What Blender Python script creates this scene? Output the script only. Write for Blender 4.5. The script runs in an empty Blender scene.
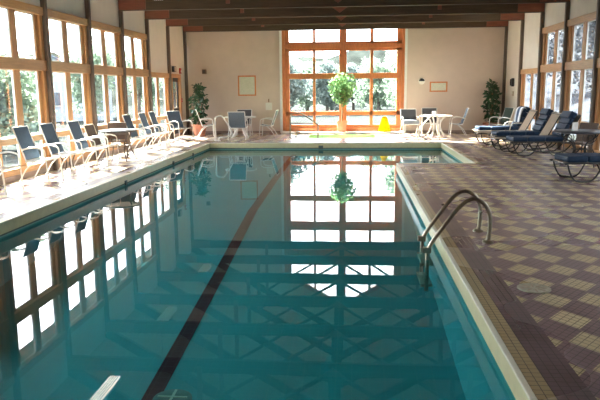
import bpy, math, random
from mathutils import Vector, Matrix
random.seed(7)
D = bpy.data
SC = bpy.context.scene
COL = SC.collection
PI = math.pi
R = math.radians

# ------------------------------------------------------------------ layout
XL, XR = -6.30, 5.47           # inner faces of the side walls
XC = -0.415                    # room centre line
YF, YB = 24.2, -3.0            # far and near walls
BAY, P0 = 2.22, 13.0           # timber post spacing
def post_y(k): return P0 + BAY * k
CH0, CH1 = 3.75, 4.05          # truss bottom chord
SL = 0.60                      # roof slope
WATER = -0.20
PX0, PX1, PY0, PY1 = -4.49, 0.986, 1.6, 19.78     # main pool
AX1, AY0 = 2.69, 14.3                             # side bay of the pool
SX0, SX1, SY0, SY1 = -1.55, 0.78, 21.75, 23.35    # spa
LEDGE_Z = 0.07

# ------------------------------------------------------------------ materials
def new_mat(name):
    m = D.materials.new(name); m.use_nodes = True
    nt = m.node_tree
    return m, nt, nt.nodes['Principled BSDF']

def mat(name, c, rough=0.5, var=0.12, scale=8.0, metal=0.0, spec=0.5, stretch=None, bump=0.0, coat=0.0, emit=None, estr=0.0, trans=0.0):
    m, nt, b = new_mat(name)
    N, L = nt.nodes, nt.links
    tc = N.new('ShaderNodeTexCoord'); mp = N.new('ShaderNodeMapping')
    L.new(tc.outputs['Object'], mp.inputs[0])
    if stretch: mp.inputs['Scale'].default_value = stretch
    nz = N.new('ShaderNodeTexNoise'); nz.inputs['Scale'].default_value = scale; nz.inputs['Detail'].default_value = 4
    L.new(mp.outputs[0], nz.inputs['Vector'])
    rp = N.new('ShaderNodeValToRGB')
    a = [max(0, v * (1 - var)) for v in c[:3]] + [1]; d = [min(1, v * (1 + var)) for v in c[:3]] + [1]
    rp.color_ramp.elements[0].color = a; rp.color_ramp.elements[1].color = d
    rp.color_ramp.elements[0].position = 0.3; rp.color_ramp.elements[1].position = 0.7
    L.new(nz.outputs[0], rp.inputs[0]); L.new(rp.outputs[0], b.inputs['Base Color'])
    b.inputs['Roughness'].default_value = rough; b.inputs['Metallic'].default_value = metal
    b.inputs['Specular IOR Level'].default_value = spec
    b.inputs['Coat Weight'].default_value = coat
    if trans: b.inputs['Subsurface Weight'].default_value = trans
    if bump:
        bp = N.new('ShaderNodeBump'); bp.inputs['Strength'].default_value = bump; bp.inputs['Distance'].default_value = 0.01
        L.new(nz.outputs[0], bp.inputs['Height']); L.new(bp.outputs[0], b.inputs['Normal'])
    if emit:
        b.inputs['Emission Color'].default_value = (*emit, 1); b.inputs['Emission Strength'].default_value = estr
    return m

M = {}
M['wall'] = mat('cream_paint', (0.66, 0.535, 0.44), 0.75, 0.03, 3)
M['wall_pale'] = mat('pale_paint', (0.74, 0.70, 0.62), 0.8, 0.03, 3)
M['base'] = mat('baseboard_tile', (0.30, 0.22, 0.18), 0.5, 0.1, 6)
M['pine'] = mat('pine_trim', (0.53, 0.285, 0.12), 0.42, 0.14, 6, stretch=(6, 6, 0.5))
M['pineh'] = mat('pine_rail', (0.52, 0.295, 0.13), 0.42, 0.14, 6, stretch=(6, 0.5, 6))
M['cedar'] = mat('orange_cedar', (0.62, 0.215, 0.08), 0.42, 0.14, 6, stretch=(4, 4, 0.6))
M['post'] = mat('dark_timber', (0.115, 0.082, 0.058), 0.55, 0.2, 8, stretch=(8, 8, 0.6))
M['chord'] = mat('brown_truss_timber', (0.080, 0.051, 0.028), 0.6, 0.2, 5, stretch=(0.4, 6, 6))
M['redwood'] = mat('red_truss_timber', (0.25, 0.085, 0.05), 0.55, 0.18, 5, stretch=(0.6, 5, 5))
M['ceil'] = mat('ceiling_boards', (0.38, 0.30, 0.235), 0.7, 0.15, 4, stretch=(0.4, 8, 1))
M['roof'] = mat('roof_shingle', (0.12, 0.11, 0.10), 0.9, 0.2, 10)
M['coping'] = mat('cream_glazed_coping', (0.62, 0.57, 0.34), 0.3, 0.06, 12)
M['cream_edge'] = mat('cream_lip', (0.74, 0.72, 0.60), 0.65, 0.05, 12, spec=0.2)
M['gutter'] = mat('dark_gutter', (0.10, 0.14, 0.13), 0.6, 0.2, 12)
M['spa'] = mat('spa_green_tile', (0.62, 0.72, 0.42), 0.4, 0.08, 14)
M['white_metal'] = mat('white_powder_coat', (0.80, 0.79, 0.75), 0.35, 0.03, 10)
M['cream_metal'] = mat('cream_powder_coat', (0.80, 0.74, 0.62), 0.35, 0.03, 10)
M['navy_sling'] = mat('navy_mesh_fabric', (0.075, 0.125, 0.19), 0.7, 0.15, 60)
M['slate_sling'] = mat('slate_mesh_fabric', (0.13, 0.17, 0.21), 0.7, 0.15, 60)
M['charcoal_sling'] = mat('charcoal_mesh_fabric', (0.085, 0.085, 0.09), 0.7, 0.15, 60)
M['brown_sling'] = mat('brown_mesh_fabric', (0.125, 0.086, 0.066), 0.75, 0.15, 60)
M['tan_sling'] = mat('tan_mesh_fabric', (0.34, 0.255, 0.18), 0.75, 0.12, 60)
M['green_sling'] = mat('dark_green_mesh', (0.03, 0.06, 0.05), 0.7, 0.15, 60)
M['pale_cushion'] = mat('pale_seat_fabric', (0.70, 0.70, 0.69), 0.8, 0.05, 30)
M['grey_cushion'] = mat('grey_blue_cushion', (0.30, 0.36, 0.42), 0.8, 0.08, 30)
M['navy_pad'] = mat('navy_cushion', (0.015, 0.034, 0.072), 0.6, 0.2, 20, spec=0.2, bump=0.2)
M['black_metal'] = mat('black_iron', (0.018, 0.017, 0.016), 0.4, 0.2, 20)
M['bronze_metal'] = mat('bronze_iron', (0.085, 0.06, 0.045), 0.45, 0.2, 20)
M['steel'] = mat('brushed_steel', (0.36, 0.32, 0.25), 0.28, 0.08, 30, metal=1.0)
M['white_steel'] = mat('pale_steel', (0.66, 0.65, 0.62), 0.3, 0.05, 30, metal=0.3)
M['white_resin'] = mat('white_resin', (0.80, 0.79, 0.76), 0.4, 0.03, 10)
M['table_glass'] = mat('frosted_table_top', (0.72, 0.73, 0.74), 0.15, 0.04, 10)
M['dark_top'] = mat('slate_table_top', (0.05, 0.055, 0.07), 0.3, 0.2, 14)
M['terracotta'] = mat('terracotta', (0.68, 0.28, 0.17), 0.75, 0.12, 10)
M['soil'] = mat('soil', (0.05, 0.035, 0.025), 0.95, 0.3, 40)
M['leaf'] = mat('green_leaf', (0.10, 0.26, 0.055), 0.45, 0.35, 5)
M['leaf_dark'] = mat('dark_leaf', (0.030, 0.085, 0.030), 0.42, 0.4, 5)
M['bark'] = mat('bark', (0.30, 0.17, 0.09), 0.85, 0.3, 14)
M['yellow'] = mat('yellow_plastic', (0.90, 0.72, 0.02), 0.4, 0.04, 6)
M['paper'] = mat('notice_paper', (0.62, 0.64, 0.50), 0.8, 0.08, 25)
M['paper_white'] = mat('white_paper', (0.74, 0.72, 0.64), 0.8, 0.04, 25)
M['red'] = mat('red_plastic', (0.45, 0.03, 0.02), 0.4, 0.08, 10)
M['black'] = mat('black_plastic', (0.02, 0.02, 0.02), 0.45, 0.2, 10)
M['brown_plastic'] = mat('brown_plastic', (0.24, 0.14, 0.08), 0.5, 0.1, 10)
M['beige_plastic'] = mat('beige_plastic', (0.50, 0.41, 0.30), 0.5, 0.05, 10)
M['drain'] = mat('drain_plate', (0.52, 0.50, 0.40), 0.4, 0.15, 30, metal=0.2)
M['lamp'] = mat('lit_diffuser', (0.9, 0.9, 0.85), 0.4, 0.02, 5, emit=(1.0, 0.93, 0.8), estr=5.0)
M['lamp_off'] = mat('unlit_diffuser', (0.75, 0.75, 0.70), 0.4, 0.03, 5)
M['grass'] = mat('dull_lawn', (0.030, 0.034, 0.033), 1.0, 0.15, 1.2, spec=0.0)
def foliage_mat(name, c):
    m = mat(name, c, 0.9, 0.35, 1.2, spec=0.05); nt = m.node_tree; N, L = nt.nodes, nt.links; b = N['Principled BSDF']
    t = N.new('ShaderNodeBsdfTranslucent'); mx = N.new('ShaderNodeMixShader'); mx.inputs[0].default_value = 0.55
    src = b.inputs['Base Color'].links[0].from_socket
    L.new(src, t.inputs[0]); L.new(b.outputs[0], mx.inputs[1]); L.new(t.outputs[0], mx.inputs[2]); L.new(mx.outputs[0], N['Material Output'].inputs[0])
    return m
M['leaf'] = foliage_mat('green_leaf', (0.18, 0.32, 0.14)); M['yellow'] = foliage_mat('yellow_plastic', (0.92, 0.72, 0.01))
M['tree1'] = foliage_mat('green_leaves', (0.20, 0.265, 0.205))
M['tree2'] = foliage_mat('grey_green_leaves', (0.18, 0.225, 0.215))
M['tree3'] = foliage_mat('yellow_autumn_leaves', (0.34, 0.27, 0.16))
M['tree4'] = foliage_mat('blue_grey_twigs', (0.050, 0.057, 0.068))
M['tbark'] = mat('grey_bark', (0.10, 0.09, 0.085), 0.9, 0.3, 5)
M['siding_blue'] = mat('blue_siding', (0.32, 0.36, 0.43), 0.7, 0.05, 2, spec=0.1)
M['siding_white'] = mat('white_siding', (0.45, 0.45, 0.45), 0.7, 0.04, 2)
M['roof_blue'] = mat('slate_blue_roof', (0.12, 0.14, 0.19), 0.8, 0.1, 4, spec=0.1)
M['win_dark'] = mat('dark_house_window', (0.10, 0.12, 0.16), 0.2, 0.2, 4)
M['concrete'] = mat('patio_concrete', (0.72, 0.68, 0.62), 0.9, 0.08, 2)

# striped towel
def towel_mat():
    m, nt, b = new_mat('striped_towel'); N, L = nt.nodes, nt.links
    tc = N.new('ShaderNodeTexCoord'); w = N.new('ShaderNodeTexWave'); w.bands_direction = 'Y'
    w.inputs['Scale'].default_value = 0.9; w.inputs['Distortion'].default_value = 2.5
    L.new(tc.outputs['Object'], w.inputs['Vector'])
    rp = N.new('ShaderNodeValToRGB'); e = rp.color_ramp.elements
    e[0].color = (0.03, 0.06, 0.12, 1); e[1].color = (0.8, 0.83, 0.85, 1); e[0].position = 0.25; e[1].position = 0.75
    x = e.new(0.5); x.color = (0.18, 0.30, 0.45, 1)
    L.new(w.outputs[0], rp.inputs[0]); L.new(rp.outputs[0], b.inputs['Base Color']); b.inputs['Roughness'].default_value = 0.85
    return m
M['towel'] = towel_mat()

# node helper for maths
class G:
    def __init__(s, nt): s.N, s.L = nt.nodes, nt.links
    def m(s, op, a, b=None, c=None):
        n = s.N.new('ShaderNodeMath'); n.operation = op
        for i, v in enumerate((a, b, c)):
            if v is None: continue
            if isinstance(v, (int, float)): n.inputs[i].default_value = v
            else: s.L.new(v, n.inputs[i])
        return n.outputs[0]
    def mix(s, f, a, b):
        n = s.N.new('ShaderNodeMix'); n.data_type = 'RGBA'
        for i, v in ((0, f), (6, a), (7, b)):
            if isinstance(v, (int, float)): n.inputs[i].default_value = v
            elif isinstance(v, tuple): n.inputs[i].default_value = v
            else: s.L.new(v, n.inputs[i])
        return n.outputs[2]

def deck_mat(kind):
    m, nt, b = new_mat('deck_tile_' + kind); g = G(nt); N, L = nt.nodes, nt.links
    tc = N.new('ShaderNodeTexCoord'); sp = N.new('ShaderNodeSeparateXYZ'); L.new(tc.outputs['Object'], sp.inputs[0])
    x, y = sp.outputs[0], sp.outputs[1]
    nz = N.new('ShaderNodeTexNoise'); nz.inputs['Scale'].default_value = 3.0; nz.inputs['Detail'].default_value = 5
    L.new(tc.outputs['Object'], nz.inputs['Vector'])
    purple = (0.285, 0.190, 0.205, 1); purple2 = (0.23, 0.155, 0.172, 1)
    cream = (0.68, 0.58, 0.36, 1); cream2 = (0.60, 0.51, 0.315, 1); tan = (0.46, 0.36, 0.20, 1); tan2 = (0.40, 0.31, 0.175, 1)
    if kind == 'field':
        u = g.m('DIVIDE', g.m('SUBTRACT', x, 1.565), 0.338); v = g.m('DIVIDE', g.m('SUBTRACT', y, 4.98), 0.43)
        fu = g.m('ABSOLUTE', g.m('SUBTRACT', u, g.m('ROUND', u))); fv = g.m('ABSOLUTE', g.m('SUBTRACT', v, g.m('ROUND', v)))
        isc = g.m('LESS_THAN', g.m('ADD', fu, fv), 0.45)
        a = g.m('MULTIPLY', g.m('ADD', u, v), 5.0); c = g.m('MULTIPLY', g.m('SUBTRACT', u, v), 5.0)
        col = g.mix(isc, g.mix(nz.outputs[0], purple, purple2), g.mix(nz.outputs[0], cream, cream2))
    else:
        a = g.m('DIVIDE', x, 0.055); c = g.m('DIVIDE', y, 0.055)
        col = g.mix(nz.outputs[0], tan, tan2) if kind == 'tan' else g.mix(nz.outputs[0], purple2, (0.085, 0.056, 0.056, 1))
    ga = g.m('ABSOLUTE', g.m('SUBTRACT', a, g.m('ROUND', a))); gc = g.m('ABSOLUTE', g.m('SUBTRACT', c, g.m('ROUND', c)))
    gr = g.m('LESS_THAN', g.m('MINIMUM', ga, gc), 0.055)
    col = g.mix(g.m('MULTIPLY', gr, 0.75), col, (0.05, 0.045, 0.045, 1))
    L.new(col, b.inputs['Base Color'])
    wet = N.new('ShaderNodeTexNoise'); wet.inputs['Scale'].default_value = 0.7
    L.new(tc.outputs['Object'], wet.inputs['Vector'])
    L.new(g.m('ADD', 0.20, g.m('MULTIPLY', wet.outputs[0], 0.16)), b.inputs['Roughness'])
    b.inputs['Specular IOR Level'].default_value = 0.5
    return m
M['deck'] = deck_mat('field'); M['deck_tan'] = deck_mat('tan'); M['deck_brown'] = deck_mat('brown')

def pool_mat(name, base, grid=0.15):
    m, nt, b = new_mat(name); g = G(nt); N, L = nt.nodes, nt.links
    tc = N.new('ShaderNodeTexCoord'); sp = N.new('ShaderNodeSeparateXYZ'); L.new(tc.outputs['Object'], sp.inputs[0])
    nz = N.new('ShaderNodeTexNoise'); nz.inputs['Scale'].default_value = 0.5; nz.inputs['Detail'].default_value = 3
    L.new(tc.outputs['Object'], nz.inputs['Vector'])
    col = g.mix(nz.outputs[0], tuple(v * 0.9 for v in base) + (1,), tuple(min(1, v * 1.1) for v in base) + (1,))
    gs = []
    for o in (0, 1):
        a = g.m('DIVIDE', sp.outputs[o], grid); gs.append(g.m('ABSOLUTE', g.m('SUBTRACT', a, g.m('ROUND', a))))
    gr = g.m('LESS_THAN', g.m('MINIMUM', gs[0], gs[1]), 0.03)
    col = g.mix(g.m('MULTIPLY', gr, 0.06), col, (0.5, 0.55, 0.5, 1))
    L.new(col, b.inputs['Base Color']); b.inputs['Roughness'].default_value = 0.6
    b.inputs['Specular IOR Level'].default_value = 0.0
    return m
M['pool_floor'] = pool_mat('pool_floor_plaster', (0.12, 0.36, 0.395))
M['pool_wall'] = pool_mat('pool_wall_tile', (0.26, 0.50, 0.48))
M['lane'] = pool_mat('dark_lane_tile', (0.15, 0.045, 0.060), 0.1)

def clear_mat(name, tint, ior, rough=0.0, wave=0.0):
    m = D.materials.new(name); m.use_nodes = True; nt = m.node_tree; nt.nodes.clear(); N, L = nt.nodes, nt.links
    o = N.new('ShaderNodeOutputMaterial'); mx = N.new('ShaderNodeMixShader'); fr = N.new('ShaderNodeFresnel')
    ge = N.new('ShaderNodeNewGeometry'); mr = N.new('ShaderNodeMapRange')    # same reflectance entering and leaving the pane
    mr.inputs['To Min'].default_value = ior; mr.inputs['To Max'].default_value = 1.0 / ior
    L.new(ge.outputs['Backfacing'], mr.inputs['Value']); L.new(mr.outputs[0], fr.inputs['IOR'])
    t = N.new('ShaderNodeBsdfTransparent'); t.inputs[0].default_value = (*tint, 1)
    gl = N.new('ShaderNodeBsdfGlossy'); gl.inputs['Roughness'].default_value = rough
    if wave:
        tc = N.new('ShaderNodeTexCoord'); nz = N.new('ShaderNodeTexNoise'); nz.inputs['Scale'].default_value = 1.3; nz.inputs['Detail'].default_value = 2
        L.new(tc.outputs['Object'], nz.inputs['Vector'])
        bp = N.new('ShaderNodeBump'); bp.inputs['Strength'].default_value = wave; bp.inputs['Distance'].default_value = 0.01
        L.new(nz.outputs[0], bp.inputs['Height']); L.new(bp.outputs[0], gl.inputs['Normal']); L.new(bp.outputs[0], fr.inputs['Normal'])
    L.new(fr.outputs[0], mx.inputs[0]); L.new(t.outputs[0], mx.inputs[1]); L.new(gl.outputs[0], mx.inputs[2]); L.new(mx.outputs[0], o.inputs[0])
    return m
M['water'] = clear_mat('pool_water', (0.34, 0.72, 0.74), 1.33, 0.0, 0.05)
M['spa_water'] = clear_mat('spa_water', (0.75, 0.92, 0.75), 1.33)
M['glass'] = clear_mat('window_glass', (0.93, 0.95, 0.95), 1.25)

# ------------------------------------------------------------------ mesh builder
class MB:
    def __init__(s): s.v, s.f, s.mi = [], [], []
    def add(s, vs, fs, mi=0):
        o = len(s.v); s.v += [tuple(v) for v in vs]; s.f += [tuple(i + o for i in f) for f in fs]; s.mi += [mi] * len(fs); return s
    def box(s, x0, x1, y0, y1, z0, z1, mi=0):
        vs = [(x, y, z) for z in (z0, z1) for y in (y0, y1) for x in (x0, x1)]
        return s.add(vs, [(0, 2, 3, 1), (4, 5, 7, 6), (0, 1, 5, 4), (2, 6, 7, 3), (0, 4, 6, 2), (1, 3, 7, 5)], mi)
    def bar(s, a, b, w, h, up=(0, 0, 1), mi=0):
        a, b = Vector(a), Vector(b); d = (b - a).normalized(); up = Vector(up)
        x = d.cross(up)
        if x.length < 1e-4: x = d.cross(Vector((1, 0, 0)))
        x.normalize(); y = x.cross(d)
        vs = [p + x * (i * w / 2) + y * (j * h / 2) for p in (a, b) for i, j in ((-1, -1), (1, -1), (1, 1), (-1, 1))]
        return s.add(vs, [(0, 1, 2, 3), (7, 6, 5, 4), (0, 4, 5, 1), (1, 5, 6, 2), (2, 6, 7, 3), (3, 7, 4, 0)], mi)
    def tube(s, pts, r, n=8, mi=0, closed=False):
        P = [Vector(p) for p in pts]; k = len(P); rings = []
        up = None
        for i, p in enumerate(P):
            a = P[i - 1] if (i > 0 or closed) else p; b = P[(i + 1) % k] if (i < k - 1 or closed) else p
            t = (b - a).normalized()
            if up is None:
                up = Vector((0, 0, 1)) if abs(t.z) < 0.9 else Vector((1, 0, 0))
            u = (up - t * up.dot(t))
            if u.length < 1e-5: u = t.orthogonal()
            u.normalize(); up = u; w = t.cross(u)
            rr = r[i] if isinstance(r, (list, tuple)) else r
            rings.append([p + (u * math.cos(2 * PI * j / n) + w * math.sin(2 * PI * j / n)) * rr for j in range(n)])
        vs = [v for rg in rings for v in rg]; fs = []
        for i in range(k if closed else k - 1):
            i2 = (i + 1) % k
            for j in range(n):
                fs.append((i * n + j, i * n + (j + 1) % n, i2 * n + (j + 1) % n, i2 * n + j))
        if not closed:
            fs.append(tuple(range(n - 1, -1, -1))); fs.append(tuple((k - 1) * n + j for j in range(n)))
        return s.add(vs, fs, mi)
    def lathe(s, prof, n=24, c=(0, 0, 0), mi=0):
        vs = []; fs = []
        for r, z in prof:
            for j in range(n): vs.append((c[0] + r * math.cos(2 * PI * j / n), c[1] + r * math.sin(2 * PI * j / n), c[2] + z))
        for i in range(len(prof) - 1):
            for j in range(n): fs.append((i * n + j, i * n + (j + 1) % n, (i + 1) * n + (j + 1) % n, (i + 1) * n + j))
        fs.append(tuple(range(n - 1, -1, -1))); fs.append(tuple((len(prof) - 1) * n + j for j in range(n)))
        return s.add(vs, fs, mi)
    def prism_xz(s, pts, y0, y1, mi=0):
        n = len(pts); vs = [(x, y0, z) for x, z in pts] + [(x, y1, z) for x, z in pts]
        fs = [tuple(range(n)), tuple(range(2 * n - 1, n - 1, -1))] + [(i, i + n, (i + 1) % n + n, (i + 1) % n) for i in range(n)]
        return s.add(vs, fs, mi)
    def sheet(s, path, y0, y1, t=0.012, mi=0):
        # sling of fabric: a path in xz swept from y0 to y1 with thickness t
        n = len(path); nr = []
        for i in range(n):
            a = path[max(0, i - 1)]; b = path[min(n - 1, i + 1)]
            d = Vector((b[0] - a[0], b[1] - a[1])).normalized(); nr.append((-d.y, d.x))
        up = [(p[0] + q[0] * t / 2, p[1] + q[1] * t / 2) for p, q in zip(path, nr)]
        dn = [(p[0] - q[0] * t / 2, p[1] - q[1] * t / 2) for p, q in zip(path, nr)]
        return s.prism_xz(up + dn[::-1], y0, y1, mi)
    def build(s, name, m, parent=None, smooth=False, bevel=0.0):
        me = D.meshes.new(name); me.from_pydata(s.v, [], s.f); me.update()
        import bmesh
        bm = bmesh.new(); bm.from_mesh(me); bmesh.ops.recalc_face_normals(bm, faces=bm.faces); bm.to_mesh(me); bm.free()
        for mm in (m if isinstance(m, list) else [m]): me.materials.append(mm)
        if isinstance(m, list):
            for p, i in zip(me.polygons, s.mi): p.material_index = i
        if smooth: me.polygons.foreach_set('use_smooth', [True] * len(me.polygons))
        o = D.objects.new(name, me); COL.objects.link(o)
        if smooth:
            md = o.modifiers.new('edges', 'EDGE_SPLIT'); md.split_angle = R(42)
        if bevel:
            md = o.modifiers.new('bevel', 'BEVEL'); md.width = bevel; md.segments = 2; md.limit_method = 'ANGLE'
        if parent: o.parent = parent
        return o

def spline(pts, n=6):
    P = [Vector(p) for p in pts]; P = [P[0] * 2 - P[1]] + P + [P[-1] * 2 - P[-2]]; out = []
    for i in range(1, len(P) - 2):
        a, b, c, d = P[i - 1:i + 3]
        for k in range(n):
            t = k / n
            out.append(0.5 * ((2 * b) + (c - a) * t + (2 * a - 5 * b + 4 * c - d) * t * t + (3 * b - a - 3 * c + d) * t ** 3))
    out.append(P[-2]); return out

def tag(o, label, cat, group=None, kind=None):
    o['label'] = label; o['category'] = cat
    if group: o['group'] = group
    if kind: o['kind'] = kind
    return o
def structure(o, label=None, cat=None):
    o['kind'] = 'structure'
    if label: o['label'] = label
    if cat: o['category'] = cat
    return o
def empty(name, loc=(0, 0, 0), rz=0.0):
    o = D.objects.new(name, None); o.empty_display_size = 0.2; COL.objects.link(o); o.location = loc; o.rotation_euler = (0, 0, rz); return o
def copy_tree(o, parent=None):
    c = o.copy(); COL.objects.link(c)
    if parent: c.parent = parent
    for ch in list(o.children): copy_tree(ch, c)
    return c
PROTO = {}
def place(key, maker, loc, rz, label, cat, group=None):
    if key not in PROTO: o = PROTO[key] = maker()
    else: o = copy_tree(PROTO[key])
    o.location = loc; o.rotation_euler = (0, 0, rz)
    for k in ('group',):
        if k in o: del o[k]
    return tag(o, label, cat, group)

# ------------------------------------------------------------------ the setting: floor and pool
def in_pool(x, y):
    return (PX0 < x < PX1 and PY0 < y < PY1) or (PX1 - .01 < x < AX1 and AY0 < y < PY1)
def in_spa(x, y): return SX0 < x < SX1 and SY0 < y < SY1
T1, T2 = 0.11, 0.32
xs = sorted({XL - .3, PX0 - T2, PX0 - T1, PX0, PX1, PX1 + T1, PX1 + T2, AX1, AX1 + T1, AX1 + T2, XR + .3, SX0, SX1})
ys = sorted({YB - .2, PY0 - T2, PY0 - T1, PY0, AY0 - T2, AY0 - T1, AY0, PY1, PY1 + T1, PY1 + T2, SY0, SY1, YF + .2})
fl = MB()
def rd(x, y, r0, r1):
    dx = max(r0[0] - x, 0, x - r0[1]); dy = max(r0[2] - y, 0, y - r0[3]); return max(dx, dy)
for i in range(len(xs) - 1):
    for j in range(len(ys) - 1):
        cx, cy = (xs[i] + xs[i + 1]) / 2, (ys[j] + ys[j + 1]) / 2
        if in_pool(cx, cy) or in_spa(cx, cy): continue
        d = min(rd(cx, cy, (PX0, PX1, PY0, PY1), 0), rd(cx, cy, (PX1, AX1, AY0, PY1), 0))
        mi = 1 if d < T1 else (2 if d < T2 else 0)
        fl.add([(xs[i], ys[j], 0), (xs[i + 1], ys[j], 0), (xs[i + 1], ys[j + 1], 0), (xs[i], ys[j + 1], 0)], [(0, 1, 2, 3)], mi)
structure(fl.build('floor', [M['deck'], M['deck_tan'], M['deck_brown']]))

# pool basin: floor shelves up to imitate refraction through the water, and four-sided walls
def apparent_depth(y):
    K = [(0, 1.12), (4.8, 1.06), (8, .78), (11, .47), (14.3, .37), (17, .33), (20, .31)]
    for (a, u), (b, v) in zip(K, K[1:]):
        if a <= y <= b: return -(u + (v - u) * (y - a) / (b - a))
    return -K[0][1]
bs = MB()
seg = [PY0, 4.8, 8, 11, AY0, 17, PY1]
for a, b in zip(seg, seg[1:]):
    bs.add([(PX0, a, apparent_depth(a)), (PX1, a, apparent_depth(a)), (PX1, b, apparent_depth(b)), (PX0, b, apparent_depth(b))], [(0, 1, 2, 3)], 0)
    if a >= AY0: bs.add([(PX1, a, apparent_depth(a)), (AX1, a, apparent_depth(a)), (AX1, b, apparent_depth(b)), (PX1, b, apparent_depth(b))], [(0, 1, 2, 3)], 0)
WT = -0.16
def pwall(p, q):
    bs.add([(*p, WT), (*q, WT), (*q, -.27), (*p, -.27)], [(0, 1, 2, 3)], 1)
    bs.add([(*p, -.27), (*q, -.27), (*q, -1.2), (*p, -1.2)], [(0, 1, 2, 3)], 0)
ring = [(PX0, PY0), (PX1, PY0), (PX1, AY0), (AX1, AY0), (AX1, PY1), (PX0, PY1)]
for a, b in zip(ring, ring[1:] + ring[:1]): pwall(a, b)
basin = structure(bs.build('pool_basin', [M['pool_floor'], M['pool_wall']]), 'teal swimming pool basin with its floor shaped to the refracted depth', 'pool')
ln = MB()
lx = -1.76
for a, b in zip([3.0] + seg[1:-1], seg[1:-1] + [19.2]):
    ln.add([(lx - .08, a, apparent_depth(a) + .006), (lx + .08, a, apparent_depth(a) + .006), (lx + .08, b, apparent_depth(b) + .006), (lx - .08, b, apparent_depth(b) + .006)], [(0, 1, 2, 3)])
o = ln.build('lane_line', M['lane'], basin); o['label'] = 'dark tiled lane line'
# glazed coping: rounded lip, cream face and the dark gutter slot below it
cp, lip, gt = MB(), MB(), MB()
def off(p, q, r):   # inward offset corners (pool on the left of p->q, counter-clockwise)
    pass
def edge_boxes(a, b):
    (x0, y0), (x1, y1) = a, b
    L = math.hypot(x1 - x0, y1 - y0); dx, dy = (x1 - x0) / L, (y1 - y0) / L; nx, ny = -dy, dx    # points into the pool
    def bx(mb, o0, o1, z0, z1, ext=0.0):
        p = [(x0 + nx * o - dx * ext, y0 + ny * o - dy * ext) for o in (o0, o1)] + [(x1 + nx * o + dx * ext, y1 + ny * o + dy * ext) for o in (o1, o0)]
        vs = [(*q, z0) for q in p] + [(*q, z1) for q in p]
        mb.add(vs, [(0, 1, 2, 3), (7, 6, 5, 4), (0, 4, 5, 1), (1, 5, 6, 2), (2, 6, 7, 3), (3, 7, 4, 0)])
    bx(cp, -0.004, 0.030, -0.150, -0.012)
    bx(lip, -0.008, 0.036, -0.016, 0.003)
    bx(gt, -0.004, 0.012, -0.178, -0.150)
for a, b in zip(ring, ring[1:] + ring[:1]): edge_boxes(a, b)
tr = structure(cp.build('trim_1', M['coping']), 'cream glazed coping around the pool', 'coping')
lip.build('coping_lip', M['cream_edge'], tr, bevel=0.008)
gt.build('gutter_slot', M['gutter'], tr)
for x, y in ((PX0 + .03, 12.2), (PX0 + .03, 15.6), (PX0 + .03, 17.6)):
    MB().box(x, x + .02, y - .05, y + .05, -.19, -.10).build('gutter_inlet', M['gutter'], tr)
MB().box(-1.06, -.92, PY1 - .06, PY1 - .03, -.19, -.08).build('gutter_inlet', M['gutter'], tr)
# steps in the side bay
st = MB()
for i in range(2): st.box(AX1 - .35 * (2 - i), AX1 - .002, AY0 + .002, AY0 + 4.0, -1.0, -.42 + .1 * i)
o = st.build('pool_step', M['pool_wall'], basin)
wt = MB().add([(PX0, PY0, WATER), (PX1, PY0, WATER), (PX1, AY0, WATER), (AX1, AY0, WATER), (AX1, PY1, WATER), (PX0, PY1, WATER)], [(0, 1, 2, 3, 4, 5)])
structure(wt.build('pool_water', M['water']), 'still teal pool water mirroring the windows', 'water')
# main drain on the pool floor
dr = MB().lathe([(0.17, 0), (0.17, .02), (0.15, .03), (0.02, .03)], 28)
dz = apparent_depth(5.2)
dro = dr.build('drain_grate', M['gutter'], basin, True); dro.location = (-1.56, 5.12, dz + .004)
MB().bar((-.13, 0, .032), (.13, 0, .032), .02, .01).bar((0, -.13, .032), (0, .13, .032), .02, .01).build('grate_bar', M['drain'], dro)

# spa: a green tiled tub set in the far deck
sp = MB()
for (x0, y0, x1, y1) in ((SX0, SY0, SX1, SY0), (SX1, SY0, SX1, SY1), (SX1, SY1, SX0, SY1), (SX0, SY1, SX0, SY0)):
    sp.add([(x0, y0, 0), (x1, y1, 0), (x1, y1, -.8), (x0, y0, -.8)], [(0, 1, 2, 3)])
sp.add([(SX0, SY0, -.8), (SX1, SY0, -.8), (SX1, SY1, -.8), (SX0, SY1, -.8)], [(0, 1, 2, 3)])
spo = structure(sp.build('spa_basin', M['spa']), 'sunken pale green spa tub in front of the far window', 'spa')
MB().add([(SX0, SY0, -.2), (SX1, SY0, -.2), (SX1, SY1, -.2), (SX0, SY1, -.2)], [(0, 1, 2, 3)]).build('spa_water', M['spa_water'], spo)

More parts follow.
